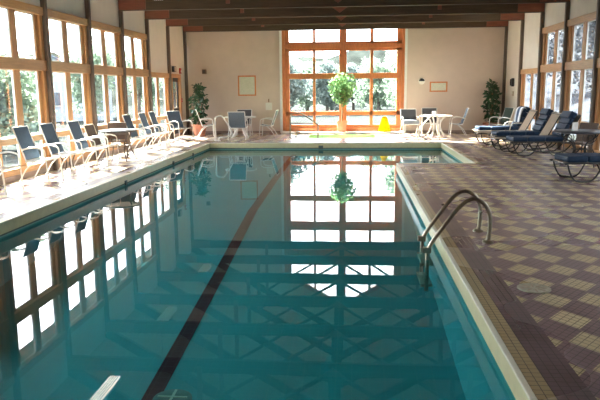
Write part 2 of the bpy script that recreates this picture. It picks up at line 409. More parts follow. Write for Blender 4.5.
# ------------------------------------------------------------------ walls, windows, posts
Z_HDR0, Z_HDR1 = 3.15, 3.31
Z_RAIL0, Z_RAIL1 = 2.05, 2.26
Z_SILL0, Z_SILL1 = 0.68, 0.80
Z_BASE = 0.22
WTOP = 4.25
def side_wall(name, X, sgn, bays_full, bays_low, door_bay):
    # sgn = +1 for the right wall (outside is +x)
    w = MB(); t = 0.16
    a, b = (X, X + sgn * t) if sgn > 0 else (X + sgn * t, X)
    w.box(a, b, YB, YF + .15, Z_HDR1, WTOP)
    for k in range(-8, 6):
        y0, y1 = post_y(k), post_y(k + 1)
        if k == 5: break
        if k in bays_full: w.box(a, b, y0, y1, 0, 0.10)
        elif k in bays_low:
            w.box(a, b, y0, y1, 2.17, Z_HDR1); w.box(a, b, y0, y1, 0, 0.10)
        elif k == door_bay:
            w.box(a, b, y0, y1, 2.20, Z_HDR1); w.box(a, b, y0, y0 + .30, 0, 2.2); w.box(a, b, y0 + 1.55, YF + .15, 0, 2.2)
        else: w.box(a, b, max(y0, YB), y1 if k < 4 else YF + .15, 0, Z_HDR1)
    w.box(a, b, YB, max(YB + .01, post_y(-7)), 0, Z_HDR1)
    return structure(w.build(name, M['wall_pale']))
FULL = list(range(-4, 3)); LOW = [3]
side_wall('wall_left', XL, -1, FULL, LOW, 4)
side_wall('wall_right', XR, 1, FULL, LOW, None)
wn = [0]
def bay_window(X, sgn, k, low):
    y0, y1 = post_y(k), post_y(k + 1)
    xi = X + sgn * -0.02; xo = X + sgn * 0.09          # inner and outer faces of the timber
    a, b = min(xi, xo), max(xi, xo)
    pan0, mu0, mu1, pan1 = y0 + .36, y0 + 1.02, y0 + 1.23, y0 + 1.95
    wn[0] += 1
    root = structure(empty('window_%d' % wn[0], (0, 0, 0)))
    top = 2.18 if low else Z_HDR1
    v = MB()
    xm = X + sgn * .035
    am, bm_ = min(xm, xo), max(xm, xo)
    v.box(am, bm_, y0 + .02, pan0, .1, top - .02); v.box(am, bm_, pan1, y1 - .02, .1, top - .02); v.box(am, bm_, mu0, mu1, .1, top - .02)
    # stepped outer casing nearest the posts
    v.box(a, b, y0 + .03, y0 + .19, .1, top - .02); v.box(a, b, y1 - .16, y1 - .03, .1, top - .02)
    v.build('frame', M['pine'], root, bevel=0.008)
    h = MB()
    a2 = min(X - sgn * .05, xo); b2 = max(X - sgn * .05, xo)
    if low: h.box(a2, b2, y0 + .01, y1 - .01, 2.05, 2.20)
    else:
        h.box(a2, b2, y0 + .01, y1 - .01, Z_HDR0, Z_HDR1); h.box(a2, b2, y0 + .01, y1 - .01, Z_RAIL0, Z_RAIL1)
    h.box(a2, b2, y0 + .01, y1 - .01, Z_SILL0, Z_SILL1); h.box(a, b, y0 + .01, y1 - .01, .1, Z_BASE)
    h.build('rail', M['pineh'], root, bevel=0.008)
    gx = X + sgn * .075
    rows = [(Z_BASE, Z_SILL0), (Z_SILL1, Z_RAIL0)] + ([] if low else [(Z_RAIL1, Z_HDR0)])
    for ya, yb in ((pan0, mu0), (mu1, pan1)):
        for za, zb in rows:
            MB().box(gx - .004, gx + .004, ya - .01, yb + .01, za - .01, zb + .01).build('pane', M['glass'], root)
            # thin white gasket round the glass
            g = MB()
            for q in ((ya, ya + .018, za, zb), (yb - .018, yb, za, zb), (ya, yb, za, za + .018), (ya, yb, zb - .018, zb)):
                g.box(gx - .018, gx + .018, *q)
            g.build('gasket', M['white_resin'], root)
    return root
for k in FULL + LOW:
    bay_window(XL, -1, k, k in LOW)
for k in FULL + LOW:
    bay_window(XR, 1, k, k in LOW)

# skirting below the windows and along the far wall
structure(MB().box(XL, XL + .03, YB, YF - .02, 0, .10).build('baseboard_left', M['base']))
structure(MB().box(XR - .03, XR, YB, YF - .02, 0, .10).build('baseboard_right', M['base']))
structure(MB().box(XL + .04, -2.66, YF - .025, YF, 0, .09).box(1.92, XR - .04, YF - .025, YF, 0, .09).build('baseboard_far', M['base']))

# glazed door in the last bay of the left wall
dy0, dy1 = post_y(4) + .30, post_y(4) + 1.55
dr_ = structure(empty('door_1'))
f = MB(); f.box(XL - .14, XL + .03, dy0, dy0 + .13, 0, 2.2); f.box(XL - .14, XL + .03, dy1 - .15, dy1, 0, 2.2); f.box(XL - .14, XL + .03, dy0 + .13, dy1 - .15, 2.08, 2.2)
f.build('door_frame', M['pine'], dr_, bevel=.008)
f = MB(); a0, a1 = dy0 + .14, dy1 - .16
f.box(XL - .10, XL - .05, a0, a0 + .1, .01, 2.07); f.box(XL - .10, XL - .05, a1 - .1, a1, .01, 2.07); f.box(XL - .10, XL - .05, a0 + .1, a1 - .1, 1.93, 2.07); f.box(XL - .10, XL - .05, a0 + .1, a1 - .1, .01, .25); f.box(XL - .10, XL - .05, a0 + .1, a1 - .1, .92, 1.0)
lf = f.build('door_leaf', M['black'], dr_)
MB().box(XL - .08, XL - .07, a0 + .09, a1 - .09, .24, 1.94).build('pane', M['glass'], lf)
MB().bar((XL - .03, a0 + .1, 1.0), (XL - .03, a1 - .1, 1.0), .03, .04).build('push_bar', M['steel'], lf)

# far gable wall
def roof_z(x): return WTOP - .02 + SL * (5.885 - abs(x - XC))
WX0, WX1 = -2.64, 1.86
WCX = (WX0 + WX1) / 2
def wtop(x): return 5.15 + SL * (2.25 - abs(x - WCX))
g = MB()
g.prism_xz([(XL - .16, 0), (WX0, 0), (WX0, roof_z(WX0)), (XL - .16, roof_z(XL))], YF, YF + .22)
g.prism_xz([(WX1, 0), (XR + .16, 0), (XR + .16, roof_z(XR)), (WX1, roof_z(WX1))], YF, YF + .22)
g.prism_xz([(WX0, wtop(WX0)), (WCX, wtop(WCX)), (XC, roof_z(XC)), (WX0, roof_z(WX0))], YF, YF + .22)
g.prism_xz([(WCX, wtop(WCX)), (WX1, wtop(WX1)), (WX1, roof_z(WX1)), (XC, roof_z(XC))], YF, YF + .22)
g.box(WX0, WX1, YF + .02, YF + .22, 0, .10)
structure(g.build('wall_far', M['wall']))
g = MB(); g.prism_xz([(XL - .16, 0), (XR + .16, 0), (XR + .16, roof_z(XR)), (XC, roof_z(XC)), (XL - .16, roof_z(XL))], YB - .2, YB)
structure(g.build('wall_near', M['wall']))
# great window
wn[0] += 1
gw = structure(empty('window_%d' % wn[0]))
yi, yo = YF - .03, YF + .16
def vz(x): return wtop(x) - .02
f = MB()
def vert(x0, x1, ya, yb, z0=.10): f.prism_xz([(x0, z0), (x1, z0), (x1, vz(x1)), (x0, vz(x0))] if not (x0 < WCX < x1) else [(x0, z0), (x1, z0), (x1, vz(x1)), (WCX, vz(WCX)), (x0, vz(x0))], ya, yb)
vert(WX0, WX0 + .10, yi, yo); vert(WX1 - .10, WX1, yi, yo)
vert(WX0 + .10, WX0 + .26, yi + .05, yo); vert(WX1 - .28, WX1 - .10, yi + .05, yo)
vert(-.52, -.26, yi + .03, yo); vert(-.455, -.325, yi - .02, yo)
vert(-1.50, -1.41, yi + .05, yo); vert(.61, .72, yi + .05, yo)
f.build('mullion', M['cedar'], gw, bevel=.008)
f = MB()
# glass bays: -2.38..-1.50, -1.41..-.52, -.26...61, .72..1.58
for z0, z1, dp in ((.66, .81, .05), (2.0, 2.2, .04), (3.01, 3.34, .05), (3.10, 3.25, 0), (4.12, 4.40, .05), (.10, .32, .04), (.08, .20, -.02)):
    f.box(WX0 + .1, WX1 - .1, yi + dp, yo - .01, z0, z1)
f.build('rail', M['cedar'], gw, bevel=.008)
f = MB()
for s in (-1, 1):
    xa, xb = (WX0, WCX) if s < 0 else (WCX, WX1)
    f.prism_xz([(xa, wtop(xa) - .16), (xb, wtop(xb) - .16), (xb, wtop(xb)), (xa, wtop(xa))], yi, yo)
f.build('gable_rail', M['cedar'], gw)
for x0, x1 in ((-2.38, -1.50), (-1.41, -.52), (-.26, .61), (.72, 1.58)):
    for z0, z1 in ((.32, .66), (.81, 2.0), (2.2, 3.01), (3.34, 4.12)):
        MB().box(x0 - .01, x1 + .01, YF + .10, YF + .108, z0 - .01, z1 + .01).build('pane', M['glass'], gw)
    m = MB()
    pts = [(x0, 4.40), (x1, 4.40), (x1, vz(x1) - .1), (x0, vz(x0) - .1)]
    m.prism_xz(pts, YF + .10, YF + .108); m.build('pane', M['glass'], gw)
# white reveal trims at both jambs
structure(MB().box(WX1, WX1 + .09, YF - .06, YF, .02, 5.0).build('trim_2', M['white_resin']), 'narrow white jamb trim right of the great window', 'trim')
structure(MB().box(WX0 - .09, WX0, YF - .06, YF, .02, 5.0).build('trim_3', M['white_resin']), 'narrow white jamb trim left of the great window', 'trim')
# low ledge at the foot of the great window
structure(MB().box(WX0, WX1, YF - .62, YF - .03, .001, LEDGE_Z).build('trim_4', M['concrete'], bevel=.01), 'low pale ledge at the foot of the great window', 'ledge')

# posts
for side, X, s in (('left', XL, 1), ('right', XR, -1)):
    for k in range(-5, 6):
        y = post_y(k); y = min(y, YF - .06)
        zt = CH0 if k > -5 else CH0
        o = MB().box(min(X, X + s * .10), max(X, X + s * .10), y - .05, y + .05, 0, zt).build('wall_post', M['post'], bevel=.006)
        structure(o, 'dark timber post against the %s wall' % side, 'post')

# roof: ceiling boards and eaves
rf = MB()
e = 1.05
for s in (-1, 1):
    xe = XC + s * (5.885 + e); ze = roof_z(xe)
    q = [(XC, roof_z(XC)), (xe, ze), (xe, ze + .16), (XC, roof_z(XC) + .16)]
    rf.prism_xz(q, YB - .2, YF + .75)
structure(rf.build('ceiling', M['ceil']))

# ------------------------------------------------------------------ roof trusses
def make_truss():
    r = empty('roof_truss')
    L0, L1 = XL + .01, XR - .01
    c = MB(); c.box(L0, L1, -.05, .05, CH0, CH1); c.build('bottom_chord', M['chord'], r)
    for s in (-1, 1):
        xe = XC + s * 5.86
        z0 = CH1 + .02
        a = Vector((xe, 0, z0)); b = Vector((XC, 0, z0 + 5.86 * SL - .12))
        MB().bar(a, b, .10, .24).build('top_chord', M['chord'], r)
        h0, h1 = sorted((xe, XC + s * 5.12))
        MB().box(h0, h1, -.075, -.052, CH0 + .02, CH1 - .01).build('heel_plate', M['redwood'], r)
        xv = XC + s * 2.9
        MB().box(xv - .055, xv + .055, -.075, -.052, CH0 + .13, CH1 + (5.86 - 2.9) * SL - .1).build('web_post', M['redwood'], r)
        MB().bar((XC + s * .12, -.02, CH1 - .02), (xv, -.02, CH1 + (5.86 - 2.9) * SL - .12), .05, .13, (0, 1, 0)).build('diagonal_brace', M['chord'], r)
    MB().box(XC - .09, XC + .09, -.045, .045, CH1, CH1 + 5.86 * SL - .2).build('king_post', M['chord'], r)
    MB().prism_xz([(XC - .28, CH1 - .01), (XC, CH0 + .09), (XC + .28, CH1 - .01)], -.078, -.052).build('apex_plate', M['redwood'], r)
    return r
tn = ['nearest the far wall', 'second from the far wall', 'third from the far wall', 'fourth from the far wall']
for i, k in enumerate([5, 4, 3, 2, 1, 0, -1, -2, -3]):
    y = min(post_y(k), YF - .13)
    lab = 'dark brown timber roof truss with red end plates, ' + tn[i] if i < 4 else 'dark brown timber roof truss above the frame, mirrored in the pool'
    place('truss', make_truss, (0, y, 0), 0, lab, 'roof truss', 'timber roof trusses')

# ------------------------------------------------------------------ ceiling lights
def make_light(lit):
    r = empty('ceiling_light')
    MB().box(-.13, .13, -.62, .62, .05, .12).build('housing', M['white_metal'], r, bevel=.01)
    MB().box(-.115, .115, -.60, .60, 0.02, .05).build('diffuser', M['lamp' if lit else 'lamp_off'], r)
    lv = MB()
    for i in range(5): lv.box(-.11 + .05 * i, -.10 + .05 * i, -.60, .60, 0, .02)
    lv.build('louvre', M['white_metal'], r)
    for s in (-1, 1): MB().tube([(0, s * .5, .12), (0, s * .5, 2.0 if False else .9)], .006, 6).build('hanger', M['black_metal'], r)
    return r
LZ = 3.93
place('l0', lambda: make_light(False), (-5.03, post_y(3.5), LZ), 0, 'white strip light over the left side, third bay from the far wall', 'ceiling light', 'strip lights')
place('l0', None, (-5.03, post_y(1.5), LZ), 0, 'white strip light over the left side, mirrored dimly beside the lane line', 'ceiling light', 'strip lights')
place('l1', lambda: make_light(True), (-5.03, post_y(-.5), LZ), 0, 'lit louvred strip light mirrored brightly in the lower left of the pool', 'ceiling light', 'strip lights')
place('l1', None, (4.05, post_y(3.5), LZ), 0, 'lit strip light over the right deck near the right truss end', 'ceiling light', 'strip lights')
place('l0', None, (4.05, post_y(1.5), LZ), 0, 'white strip light over the right deck above the loungers', 'ceiling light', 'strip lights')
place('l0', None, (4.05, post_y(-.5), LZ), 0, 'white strip light over the right deck above the pool ladder', 'ceiling light', 'strip lights')

# ------------------------------------------------------------------ wall things
def framed(name, x0, x1, z0, z1, label):
    r = empty(name, ((x0 + x1) / 2, YF, z0)); w = (x1 - x0) / 2; h = z1 - z0; t = .05
    MB().box(-w, w, -.03, -.002, 0, t).box(-w, w, -.03, -.002, h - t, h).box(-w, -w + t, -.03, -.002, t, h - t).box(w - t, w, -.03, -.002, t, h - t).build('frame', M['cedar'], r)
    MB().box(-w + t, w - t, -.018, -.002, t, h - t).build('sheet', M['paper'], r)
    return tag(r, label, 'framed notice')
framed('framed_notice', -4.31, -3.63, 1.40, 2.15, 'upright orange wood framed pale notice on the far wall left of the window')
framed('framed_notice', 2.78, 3.42, 1.49, 1.86, 'wide orange wood framed pale sign on the far wall right of the window')
r = empty('wall_speaker', (-5.57, YF, 2.22)); MB().box(-.08, .08, -.10, -.002, 0, .17).build('case', M['brown_plastic'], r, bevel=.01); MB().box(-.06, .06, -.106, -.10, .02, .15).build('grille', M['bronze_metal'], r)
tag(r, 'small square brown box high on the far wall above the left plant', 'speaker')
r = empty('thermometer', (-3.16, YF, .87)); MB().box(-.12, .12, -.03, 0, 0, .27).build('card', M['paper_white'], r); MB().box(-.02, .02, -.03, -.002, .29, .41).build('hook', M['brown_plastic'], r)
r.name = 'paper_notice'; tag(r, 'small white notice hung by the left jamb of the great window', 'notice')
r = empty('wall_clock', (2.49, YF, 1.88)); 
q = MB(); q.v = []; 
prof = [(0.118, 0), (0.118, .03), (0.10, .045), (0.02, .045)]
q.lathe(prof, 28); o = q.build('dial', M['paper_white'], r, True); o.rotation_euler = (R(90), 0, 0); o.location = (0, -.002, 0)
q = MB(); n = 16
q.prism_xz([(0.10 * math.cos(PI * i / n), 0.10 * math.sin(PI * i / n)) for i in range(n + 1)], -.055, -.045); q.build('dark_half', M['black'], r)
tag(r, 'small round dial, dark upper half, high on the far wall right of the window', 'clock')
r = empty('exit_sign', (XL, 22.40, 2.26)); MB().box(.002, .10, -.06, .18, 0, .20).build('case', M['black'], r, bevel=.01); MB().box(.10, .112, -.05, .17, .02, .18).build('face', M['beige_plastic'], r)
tag(r, 'dark box sign seen edge-on above the glazed door', 'sign')
r = empty('fire_alarm', (XL, 23.35, 2.22)); MB().box(.002, .06, -.07, .07, 0, .2).build('case', M['red'], r, bevel=.01); MB().box(.06, .07, -.04, .04, .05, .12).build('strobe', M['white_resin'], r)
tag(r, 'red fire alarm high on the left wall by the corner post', 'alarm')
r = empty('pull_station', (XL, 23.4, 1.2)); MB().box(.002, .05, -.06, .06, 0, .14).build('case', M['red'], r, bevel=.008); MB().box(.05, .06, -.04, .04, .06, .08).build('handle', M['white_resin'], r)
tag(r, 'red alarm pull box at hand height beside the left corner', 'alarm')
r = empty('wall_phone', (XR, 22.85, 1.66)); MB().box(-.09, -.002, -.07, .07, 0, .28).build('case', M['black'], r, bevel=.02); MB().tube([(-.11, 0, .03), (-.12, 0, .14), (-.11, 0, .25)], .022, 8).build('handset', M['black_metal'], r, True)
tag(r, 'black oval fixture on the right wall beside the far right plant', 'phone')
r = empty('thermostat', (XR, 22.85, 1.34)); MB().box(-.04, 0, -.07, .07, 0, .16).build('case', M['beige_plastic'], r, bevel=.01); MB().box(-.046, -.04, -.04, .04, .07, .12).build('display', M['paper'], r)
tag(r, 'beige thermostat below the black fixture on the right wall', 'thermostat')

# ------------------------------------------------------------------ furniture
def make_chair(fr, back, seat, H=1.0, W=.56, arm=True, cush=None):
    def f():
        r = empty('patio_chair'); r.scale = (.82, 1, 1); w = W / 2; sz = .41; tr_ = .0145
        bx = -.20; tx = -.20 - (H - sz) * .42
        for s in (-1, 1):
            y = s * w
            MB().tube([(.30, y, 0), (.27, y, .30), (.25, y, .55), (.235, y, .595), (.20, y, .62)] if arm else [(.28, y, 0), (.24, y, sz)], tr_, 8).build('leg', M[fr], r, True)
            MB().tube([(-.40, y, 0), (-.22, y, .24), (-.02, y, sz - .02)], tr_, 8).build('leg', M[fr], r, True)
            if arm:
                q = (-.20 - (.63 - sz) * .42)
                MB().tube(spline([(.20, y, .62), (.06, y, .645), (-.10, y, .635), (q + .01, y * .98, .60)], 4), tr_ * 1.15, 8).build('armrest', M[fr], r, True)
            MB().tube([(.26, y * .97, sz + .01), (.0, y * .97, sz - .02), (bx, y * .97, sz - .01), ((bx + tx) / 2 - .01, y * .95, (sz + H) / 2), (tx, y * .95, H - .02), (tx - .015, y * .93, H)], tr_, 8).build('side_rail', M[fr], r, True)
        for px, pz, pw in ((.26, sz, w), (bx, sz - .03, w), (tx - .012, H, w * .93)): MB().tube([(px, -pw, pz), (px, pw, pz)], tr_ * .95, 8).build('cross_bar', M[fr], r, True)
        q = w * .93
        MB().sheet([(bx + .01, sz), (-.10, sz - .025), (.05, sz - .03), (.18, sz - .015), (.27, sz + .012)], -q, q, .014).build('seat', M[seat], r)
        if cush: MB().box(bx + .02, .26, -q, q, sz - .005, sz + .13).build('seat_cushion', M[cush], r, bevel=.03)
        MB().sheet([(tx - .005, H - .005), (tx * .75 + bx * .25 - .012, H * .75 + sz * .25), ((bx + tx) / 2 - .02, (sz + H) / 2), (bx - .03, sz + .12), (bx - .0, sz + .015)], -q * .98, q * .98, .014).build('backrest', M[back], r)
        return r
    return f
navy = make_chair('white_metal', 'navy_sling', 'pale_cushion')
def chair(key, mk, x, y, deg, label, group=None):
    return place(key, mk, (x, y, 0), R(deg), label, 'chair', group)
GL = 'patio chairs along the left windows'
chair('navy', navy, -5.78, 10.02, 0, 'white framed chair cut off by the left edge, only its arm and legs showing', GL)
chair('navy', navy, -5.73, 11.40, 0, 'first full navy-backed white chair from the left edge along the windows', GL)
chair('navy', navy, -5.73, 12.42, 0, 'second full navy-backed white chair from the left edge along the windows', GL)
chair('navy', navy, -5.60, 13.36, 0, 'third full navy-backed white chair, just left of the brown-backed one', GL)
chair('brownw', make_chair('cream_metal', 'brown_sling', 'pale_cushion', .88), -5.65, 14.20, 0, 'white framed chair with a brown back, left of the dark-legged patio table', GL)
chair('navy', navy, -5.62, 16.70, 0, 'navy-backed white chair just right of the dark-legged patio table', GL)
chair('navy', navy, -5.62, 17.95, 0, 'navy-backed white chair, second right of the dark-legged patio table', GL)
chair('navy', navy, -5.62, 18.85, 0, 'navy-backed white chair, third right of the dark-legged patio table', GL)
chair('navyb', make_chair('white_metal', 'navy_sling', 'slate_sling', .95, .62), -5.62, 20.75, -30, 'broad navy-backed white chair turned toward the pool near the glazed door', GL)
chair('navyb', None, -5.15, 22.45, 15, 'white chair seen from the side in front of the left corner plant')
brz = make_chair('bronze_metal', 'brown_sling', 'brown_sling', .83, .46)
chair('bronze', brz, -5.86, 15.62, -72, 'brown chair behind the dark-legged patio table by the left windows')
# far groups
K = make_chair('white_metal', 'slate_sling', 'slate_sling', .92, .58)
chair('slate', K, -3.82, 21.25, 92, 'white chair with its back to the camera at the left round table')
chair('char', make_chair('white_metal', 'charcoal_sling', 'charcoal_sling', .92, .56), -3.92, 22.85, -90, 'dark-backed white chair behind the left round table by the far wall')
chair('slate', None, -2.98, 22.35, 178, 'white chair seen from the side between the left round table and the great window')
chair('grey', make_chair('white_metal', 'charcoal_sling', 'grey_cushion', .90, .58, True, 'grey_cushion'), 1.98, 22.80, -82, 'white chair with a grey-blue seat left of the right-hand round table')
chair('char', None, 2.72, 23.35, -92, 'dark-backed chair behind the right-hand round table by the far wall')
chair('navyp', make_chair('white_metal', 'navy_sling', 'navy_sling', .94, .56), 3.58, 22.75, 178, 'navy-backed white chair seen from the side right of the right-hand round table')
chair('green', make_chair('white_metal', 'green_sling', 'green_sling', .95, .60), 4.92, 22.3, 196, 'white armchair with a dark green back behind the farthest lounger')

def make_round_table():
    r = empty('round_table')
    MB().lathe([(.02, .685), (.53, .685), (.55, .695), (.55, .71), (.53, .72), (.02, .72)], 32).build('table_top', M['white_resin'], r, True)
    for i in range(4):
        a = R(45 + 90 * i); c, s = math.cos(a), math.sin(a)
        p = spline([(.36, .685), (.22, .60), (.13, .42), (.20, .20), (.36, .0)], 5)if False else None
        pts = [(rr * c, rr * s, z) for rr, z in ((.34, .68), (.24, .60), (.16, .45), (.17, .28), (.26, .12), (.36, .012))]
        MB().tube(spline(pts, 4), .03, 8).build('leg', M['white_resin'], r, True)
    MB().lathe([(.02, .40), (.17, .40), (.17, .43), (.02, .43)], 20).build('brace', M['white_resin'], r, True)
    return r
place('rtable', make_round_table, (-3.88, 21.98, 0), 0, 'white round patio table between the chairs left of the great window', 'table', 'white round tables')
place('rtable', None, (2.80, 22.35, 0), R(20), 'white round patio table with a small white holder, right of the great window', 'table', 'white round tables')
MB()
r = empty('napkin_holder', (2.72, 22.20, .72)); MB().box(-.07, .07, -.05, .05, 0, .015).build('base', M['white_resin'], r); MB().box(-.065, .065, -.03, .03, .015, .15).build('holder', M['white_steel'], r, bevel=.01)
tag(r, 'small white holder standing on the right-hand white round table', 'holder')

def make_bistro():
    r = empty('patio_table')
    MB().lathe([(.02, .70), (.43, .70), (.44, .71), (.43, .722), (.02, .722)], 36).build('table_top', M['table_glass'], r, True)
    MB().tube([(.43 * math.cos(t), .43 * math.sin(t), .692) for t in [2 * PI * j / 32 for j in range(32)]], .014, 6, closed=True).build('rim', M['black_metal'], r)
    for sx in (-1, 1):
        for sy in (-1, 1):
            MB().tube(spline([(sx * .28, sy * .10, .69), (sx * .22, sy * .22, .45), (sx * .22, sy * .30, .25), (sx * .30, sy * .42, .012)], 4), .014, 8).build('leg', M['bronze_metal'], r, True)
    for a, b in (((-.22, -.26, .33), (.22, -.26, .33)), ((-.22, .26, .33), (.22, .26, .33)), ((0, -.26, .33), (0, .26, .33))): MB().tube([a, b], .01, 6).build('stretcher', M['bronze_metal'], r)
    return r
place('bistro', make_bistro, (-5.60, 14.98, 0), R(4), 'patio table with a pale top and crossed dark metal legs by the left windows', 'table')

def make_side_table():
    r = empty('side_table')
    MB().lathe([(.02, .36), (.18, .36), (.19, .37), (.18, .385), (.02, .385)], 28).build('table_top', M['table_glass'], r, True)
    for i in range(4):
        a = R(45 + 90 * i); c, s = math.cos(a), math.sin(a)
        MB().tube(spline([(rr * c, rr * s, z) for rr, z in ((.16, .355), (.13, .28), (.09, .16), (.13, .05), (.17, .012))], 4), .013, 8).build('leg', M['bronze_metal'], r, True)
    return r
place('stable', make_side_table, (-5.92, 12.89, 0), 0, 'low dark-legged side table tucked between the second and third full navy-backed chairs', 'table')

def make_dark_table():
    r = empty('patio_table')
    MB().lathe([(.02, .70), (.52, .70), (.545, .71), (.545, .73), (.53, .742), (.02, .742)], 40).build('table_top', M['dark_top'], r, True)
    for i in range(4):
        a = R(20 + 90 * i); c, s = math.cos(a), math.sin(a)
        l = MB().tube(spline([(rr * c, rr * s, z) for rr, z in ((.46, .70), (.40, .60), (.20, .50), (.14, .36), (.22, .20), (.42, .10), (.46, .013))], 4), .014, 8)
        l.build('leg', M['black_metal'], r, True)
        MB().tube([((.30 + .10 * math.cos(t)) * c, (.30 + .10 * math.cos(t)) * s, .58 + .09 * math.sin(t)) for t in [2 * PI * j / 16 for j in range(16)]], .009, 6, closed=True).build('scroll', M['black_metal'], r, True)
    MB().tube([(.16 * math.cos(t), .16 * math.sin(t), .36) for t in [2 * PI * j / 20 for j in range(20)]], .01, 6, closed=True).build('ring', M['black_metal'], r, True)
    return r
place('dtable', make_dark_table, (4.72, 13.85, 0), 0, 'dark round patio table with scrolled iron legs between the loungers on the right', 'table')
r = empty('napkin_holder', (4.60, 13.85, .742)); MB().box(-.055, .055, -.05, .05, 0, .012).build('base', M['white_resin'], r); MB().box(-.05, .05, -.04, .04, .012, .17).build('holder', M['white_resin'], r, bevel=.01)
tag(r, 'white upright holder on the dark round table', 'holder')
chair('bronze', None, 5.00, 14.72, 215, 'brown-backed dark chair behind the dark round table by the right windows')

# sun loungers (foot towards -x, head towards +x)
def make_lounger(fr, ang=62, pad=True, arm=False):
    def f():
        r = empty('sun_lounger'); w = .33; sz = .335; L = 1.25
        ca, sa = math.cos(R(ang)), math.sin(R(ang)); BL = .70
        bx, bz = L + BL * ca, sz + BL * sa
        for s in (-1, 1):
            y = s * w
            MB().tube(spline([(0, y, sz - .02), (.06, y, sz), (L, y, sz), (L + .50, y, sz - .02)], 5), .016, 8).build('side_rail', M[fr], r, True)
            MB().tube([(L, y * .97, sz + .01), (bx, y * .97, bz)], .015, 8).build('back_rail', M[fr], r, True)
            MB().tube(spline([(.02, y, sz - .02), (.06, y, .18), (.14, y, .05), (.24, y, .017), (.40, y, .017), (.50, y, .08), (.58, y, .22), (.62, y, sz)], 4), .015, 8).build('leg', M[fr], r, True)
            MB().tube(spline([(.78, y, sz), (.84, y, .20), (.92, y, .06), (1.02, y, .017), (1.35, y, .017), (1.50, y, .06), (1.64, y, .20), (1.72, y, sz - .02)], 4), .015, 8).build('leg', M[fr], r, True)
            if arm: MB().tube(spline([(.92, y, sz), (.96, y * 1.05, .50), (1.06, y * 1.08, .56), (1.25, y * 1.06, .56), (L + .24 * ca + .02, y, sz + .24 * sa + .02)], 4), .014, 8).build('armrest', M[fr], r, True)
        for x, z in ((0.01, sz - .015), (.62, sz - .03), (L, sz - .03), (L + .49, sz - .02), (bx, bz)): MB().tube([(x, -w, z), (x, w, z)], .013, 8).build('cross_bar', M[fr], r, True)
        MB().sheet([(.0, sz + .0), (.3, sz - .01), (.9, sz - .012), (L, sz + .0)], -w * .94, w * .94, .012).build('seat_sling', M['tan_sling'], r)
        MB().sheet([(bx + .02, bz + .03), (L + BL * .5 * ca + .015, sz + BL * .5 * sa), (L + .01, sz + .02)], -w * .94, w * .94, .012).build('back_sling', M['tan_sling'], r)
        if pad:
            y0, y1 = -w * .97, w * .97
            q = MB(); n = 3
            for i in range(n):
                xa, xb = -.04 + (L + .02) * i / n, -.04 + (L + .02) * (i + 1) / n - .006
                q.box(xa + .06 * (i == 0), xb, y0, y1, sz + .012, sz + .12)
            cu = q.build('seat_cushion', M['navy_pad'], r, bevel=.03)
            d = Vector((ca, 0, sa)); nn = Vector((-sa, 0, ca)); q = MB(); b0 = Vector((L - .03, 0, sz + .06)) + nn * .02
            for i in range(4):
                p0 = b0 + d * (.04 + .162 * i); p1 = b0 + d * (.04 + .162 * i + .158)
                vs = [p + nn * h + Vector((0, yy, 0)) for p in (p0, p1) for h in (0, .10) for yy in (y0, y1)]
                q.add(vs, [(0, 1, 3, 2), (4, 6, 7, 5), (0, 4, 5, 1), (2, 3, 7, 6), (0, 2, 6, 4), (1, 5, 7, 3)])
            q.build('back_cushion', M['navy_pad'], r, bevel=.03)
            p0 = b0 + d * .49 + nn * .10; p1 = b0 + d * .68 + nn * .10; q = MB()
            vs = [p + nn * h + Vector((0, yy, 0)) for p in (p0, p1) for h in (-.02, .05) for yy in (y0 + .02, y1 - .02)]
            q.add(vs, [(0, 1, 3, 2), (4, 6, 7, 5), (0, 4, 5, 1), (2, 3, 7, 6), (0, 2, 6, 4), (1, 5, 7, 3)])
            q.build('head_pillow', M['navy_pad'], r, bevel=.025)
        return r
    return f
GLO = 'sun loungers along the right windows'
lg = make_lounger('black_metal')
place('lounger', lg, (3.66, 11.72, 0), R(4), 'nearest navy-cushioned lounger, cut off by the right edge', 'sun lounger', GLO)
place('lounger', None, (3.80, 16.15, 0), R(3), 'second nearest navy-cushioned lounger, its back behind the dark round table', 'sun lounger', GLO)
place('loungert', make_lounger('black_metal', 62, False), (3.64, 17.10, 0), R(3), 'bare tan lounger between two navy-cushioned ones, the nearer of the two bare ones', 'sun lounger', GLO)
place('lounger', None, (3.82, 18.03, 0), R(3), 'navy-cushioned lounger between the two bare tan ones', 'sun lounger', GLO)
place('loungert', None, (3.62, 19.20, 0), R(3), 'bare tan lounger next to the one with the striped towel', 'sun lounger', GLO)
place('loungerw', make_lounger('cream_metal', 60, True, True), (3.80, 20.35, 0), R(3), 'farthest lounger, pale framed, with a striped towel over its back', 'sun lounger', GLO)
# towel over the farthest lounger's back
tw = MB()
pa = [(-.10, -.42), (-.07, -.15), (-.01, .06), (.05, .11), (.12, .05), (.17, -.20), (.16, -.36)]
pa = [(p.x, p.z) for p in spline([(x, 0, z) for x, z in pa], 4)]
tw.sheet(pa, -.28, .24, .03)
t = tw.build('striped_towel', M['towel'], None, True); t.location = (5.10, 20.40, .915); t.rotation_euler = (0, 0, R(3))
tag(t, 'blue and white striped towel draped over the back of the farthest lounger', 'towel')

